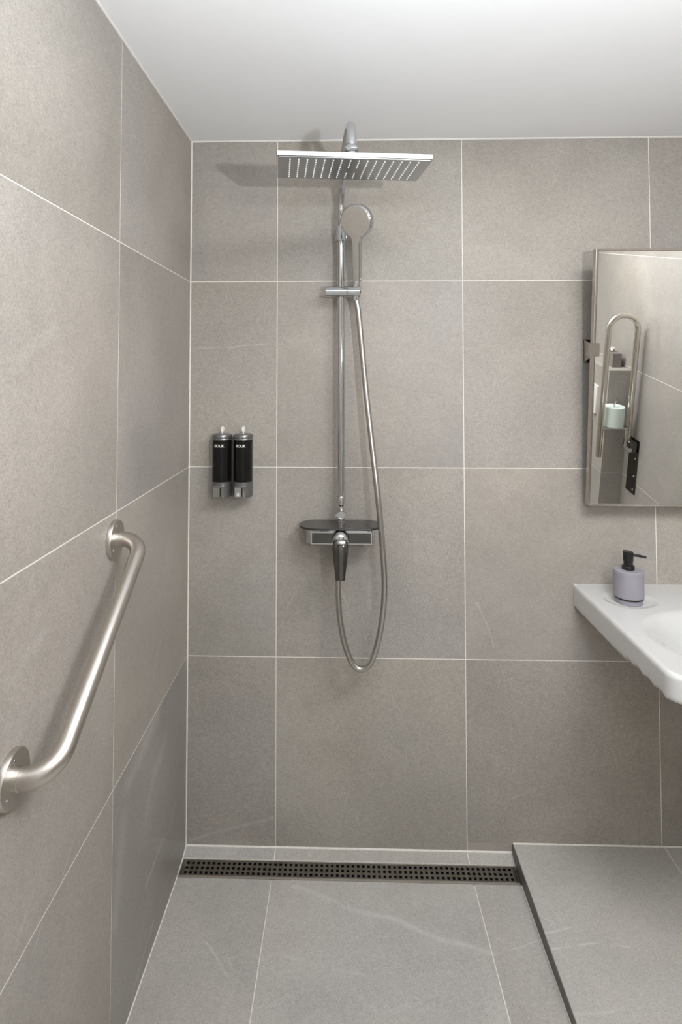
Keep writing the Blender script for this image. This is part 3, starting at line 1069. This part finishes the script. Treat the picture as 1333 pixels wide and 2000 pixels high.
add_obj('pump_head', *prism_vf([(.0142 * math.cos(2 * math.pi * k / 32), .0142 * math.sin(2 * math.pi * k / 32)) for k in range(32)], (SX, SY, SZ + .1340), (1, 0, -.06), (0, 1, 0), (0, 0, 1), -.003, .0125), m_black, bot, angle=30)
add_obj('spout', *tube_vf([(SX + .008, SY - .001, SZ + .1375), (SX + .030, SY - .006, SZ + .1350), (SX + .0475, SY - .010, SZ + .1320)], [.0046, .0040, .0034], 14), m_black, bot)

# ------------------------------------------------------------------ floor drain
DX0, DX1, DY0, DY1, DZ = XL + .006, STEP - .009, -0.0955, -0.0365, -0.0395
dr = thing('floor_drain', 'long perforated steel shower drain channel along the back wall', 'drain', (0, -0.066, -0.058))
ncol = 63
pitch = (DX1 - DX0 - .016) / ncol
hx, hy = pitch * .50, .0086
xs = [DX0]
for k in range(ncol):
    c = DX0 + .008 + (k + .5) * pitch
    xs += [c - hx / 2, c + hx / 2]
xs.append(DX1)
ys = [DY0 + .002]
for k in range(3):
    c = DY0 + .0125 + k * .0170
    ys += [c - hy / 2, c + hy / 2]
ys.append(DY1 - .002)
GV, GF = [], []
th = .002
for z in (DZ, DZ - th):
    for y in ys:
        for x in xs:
            GV.append((x, y, z))
nxs, nys = len(xs), len(ys)
lay = nxs * nys
for j in range(nys - 1):
    for i in range(nxs - 1):
        q = [j * nxs + i, j * nxs + i + 1, (j + 1) * nxs + i + 1, (j + 1) * nxs + i]
        if j % 2 == 1 and i % 2 == 1:
            for a, b in ((0, 1), (1, 2), (2, 3), (3, 0)):
                GF.append((q[a], q[b], q[b] + lay, q[a] + lay))
        else:
            GF.append(tuple(q))
            GF.append(tuple(k + lay for k in reversed(q)))
add_obj('grate', GV, GF, m_drain, dr, smooth=False)
add_obj('channel', *join(box_vf(DX0, DX1, DY0, DY1, -0.0575, -0.0555), box_vf(DX0, DX1, DY0 + .0003, DY0 + .0018, -0.0555, DZ - .003), box_vf(DX0, DX1, DY1 - .0018, DY1 - .0003, -0.0555, DZ - .003)), m_dark, dr, smooth=False)
add_obj('rim', *join(box_vf(DX0 - .003, DX1 + .003, DY0 - .0020, DY0 + .0018, -0.0555, DZ + .0014), box_vf(DX0 - .003, DX1 + .003, DY1 - .0015, DY1 + .0008, -0.0555, DZ + .0008),
                     box_vf(DX0 - .003, DX0 - .0005, DY0, DY1, -0.0555, DZ + .0008), box_vf(DX1 + .0005, DX1 + .003, DY0, DY1, -0.0555, DZ + .0008)), m_brushed, dr, smooth=False)

# ------------------------------------------------------------------ things seen in the mirror
RY = -1.38
rail = thing('folding_rail', 'polished U-shaped folding support rail raised upright on the right wall', 'grab rail', (XR, RY, 0.74))
xo, xi, zt = 1.360, 1.508, 1.391
rc = (xi - xo) / 2
up = [(xo, RY, .70), (xo, RY, 1.0), (xo, RY, 1.25)] + [((xo + xi) / 2 - rc * math.cos(math.pi * k / 24), RY, zt + rc * math.sin(math.pi * k / 24)) for k in range(25)] + [(xi, RY, 1.2), (xi, RY, .74)]
add_obj('loop_tube', *tube_vf(up, .0152, 22), m_rail, rail)
add_obj('wall_plate', *prism_vf(rrect(RY - .045, RY + .050, .50, .80, .004), (XR, 0, 0), (0, 1, 0), (0, 0, 1), (-1, 0, 0), 0.0, .006), m_chrome_darkrefl, rail, angle=30)
hg = add_obj('hinge_block', *box_vf(1.50, XR - .005, RY - .03, RY + .042, .735, .795), m_chrome_darkrefl, rail, smooth=False)
bevel_mod(hg, .004, 2)
add_obj('hinge_bolt', *tube_vf([(xi - .005, RY - .035, .752), (xi - .005, RY + .045, .752)], .012, 18), m_chrome, rail)
for sz in (.525, .60, .70):
    add_obj('screw', *lathe_vf((XR - .006, RY + .03, sz), (-1, 0, 0), [(.006, 0), (.005, .003), (.002, .004)], 12), m_chrome, rail)
pr = add_obj('roll_holder', *box_vf(xo + .008, xi - .008, RY - .055, RY + .012, .858, .866), m_chrome, rail, smooth=False)
add_obj('spindle', *tube_vf([(1.434, RY - .022, .866), (1.434, RY - .022, .995), (1.442, RY - .015, 1.018)], .005, 12), m_chrome, pr)
roll = add_obj('toilet_roll', *lathe_vf((1.434, RY - .022, .8665), (0, 0, 1), [(.019, 0), (.050, 0), (.052, .002), (.052, .106), (.050, .108), (.021, .108), (.019, .104)], 40), m_paper, rootloc=(1.434, RY - .022, .8665))
roll['label'] = 'white toilet paper roll standing on the holder of the folding rail'
roll['category'] = 'toilet paper'
tb = thing('tissue_box', 'small grey tissue box on the ledge with white tissue sticking out', 'tissue box', (1.485, -1.615, BZ))
b_ = add_obj('carton', *box_vf(1.476, 1.523, -1.68, -1.56, BZ + .0002, BZ + .078), m_grey, tb, smooth=False)
tis = []
for j in range(5):
    for i in range(7):
        t = i / 6
        tis.append((1.480 + .03 * t + .004 * math.sin(j * 2 + i), -1.62 + .012 * math.sin(i * 2.1 + j), BZ + .0775 + j * .0075 * (1 - .5 * abs(t - .5))))
tf = [(j * 7 + i, j * 7 + i + 1, (j + 1) * 7 + i + 1, (j + 1) * 7 + i) for j in range(4) for i in range(6)]
tm = add_obj('tissue', tis, tf, m_white, tb)
md = tm.modifiers.new('thick', 'SOLIDIFY')
md.thickness = .001
fpz = thing('flush_plate', 'white rectangular flush plate on the half-height boxing', 'flush plate', (BX, -1.72, 0.95))
fb = add_obj('plate', *prism_vf(rrect(-1.84, -1.60, .87, 1.035, .006), (BX, 0, 0), (0, 1, 0), (0, 0, 1), (-1, 0, 0), 0, .010), m_white, fpz, angle=30)
add_obj('button', *prism_vf(rrect(-1.715, -1.62, .885, 1.02, .004), (BX, 0, 0), (0, 1, 0), (0, 0, 1), (-1, 0, 0), .010, .013), m_white, fpz, angle=30)
add_obj('button', *prism_vf(rrect(-1.82, -1.725, .885, 1.02, .004), (BX, 0, 0), (0, 1, 0), (0, 0, 1), (-1, 0, 0), .010, .013), m_white, fpz, angle=30)
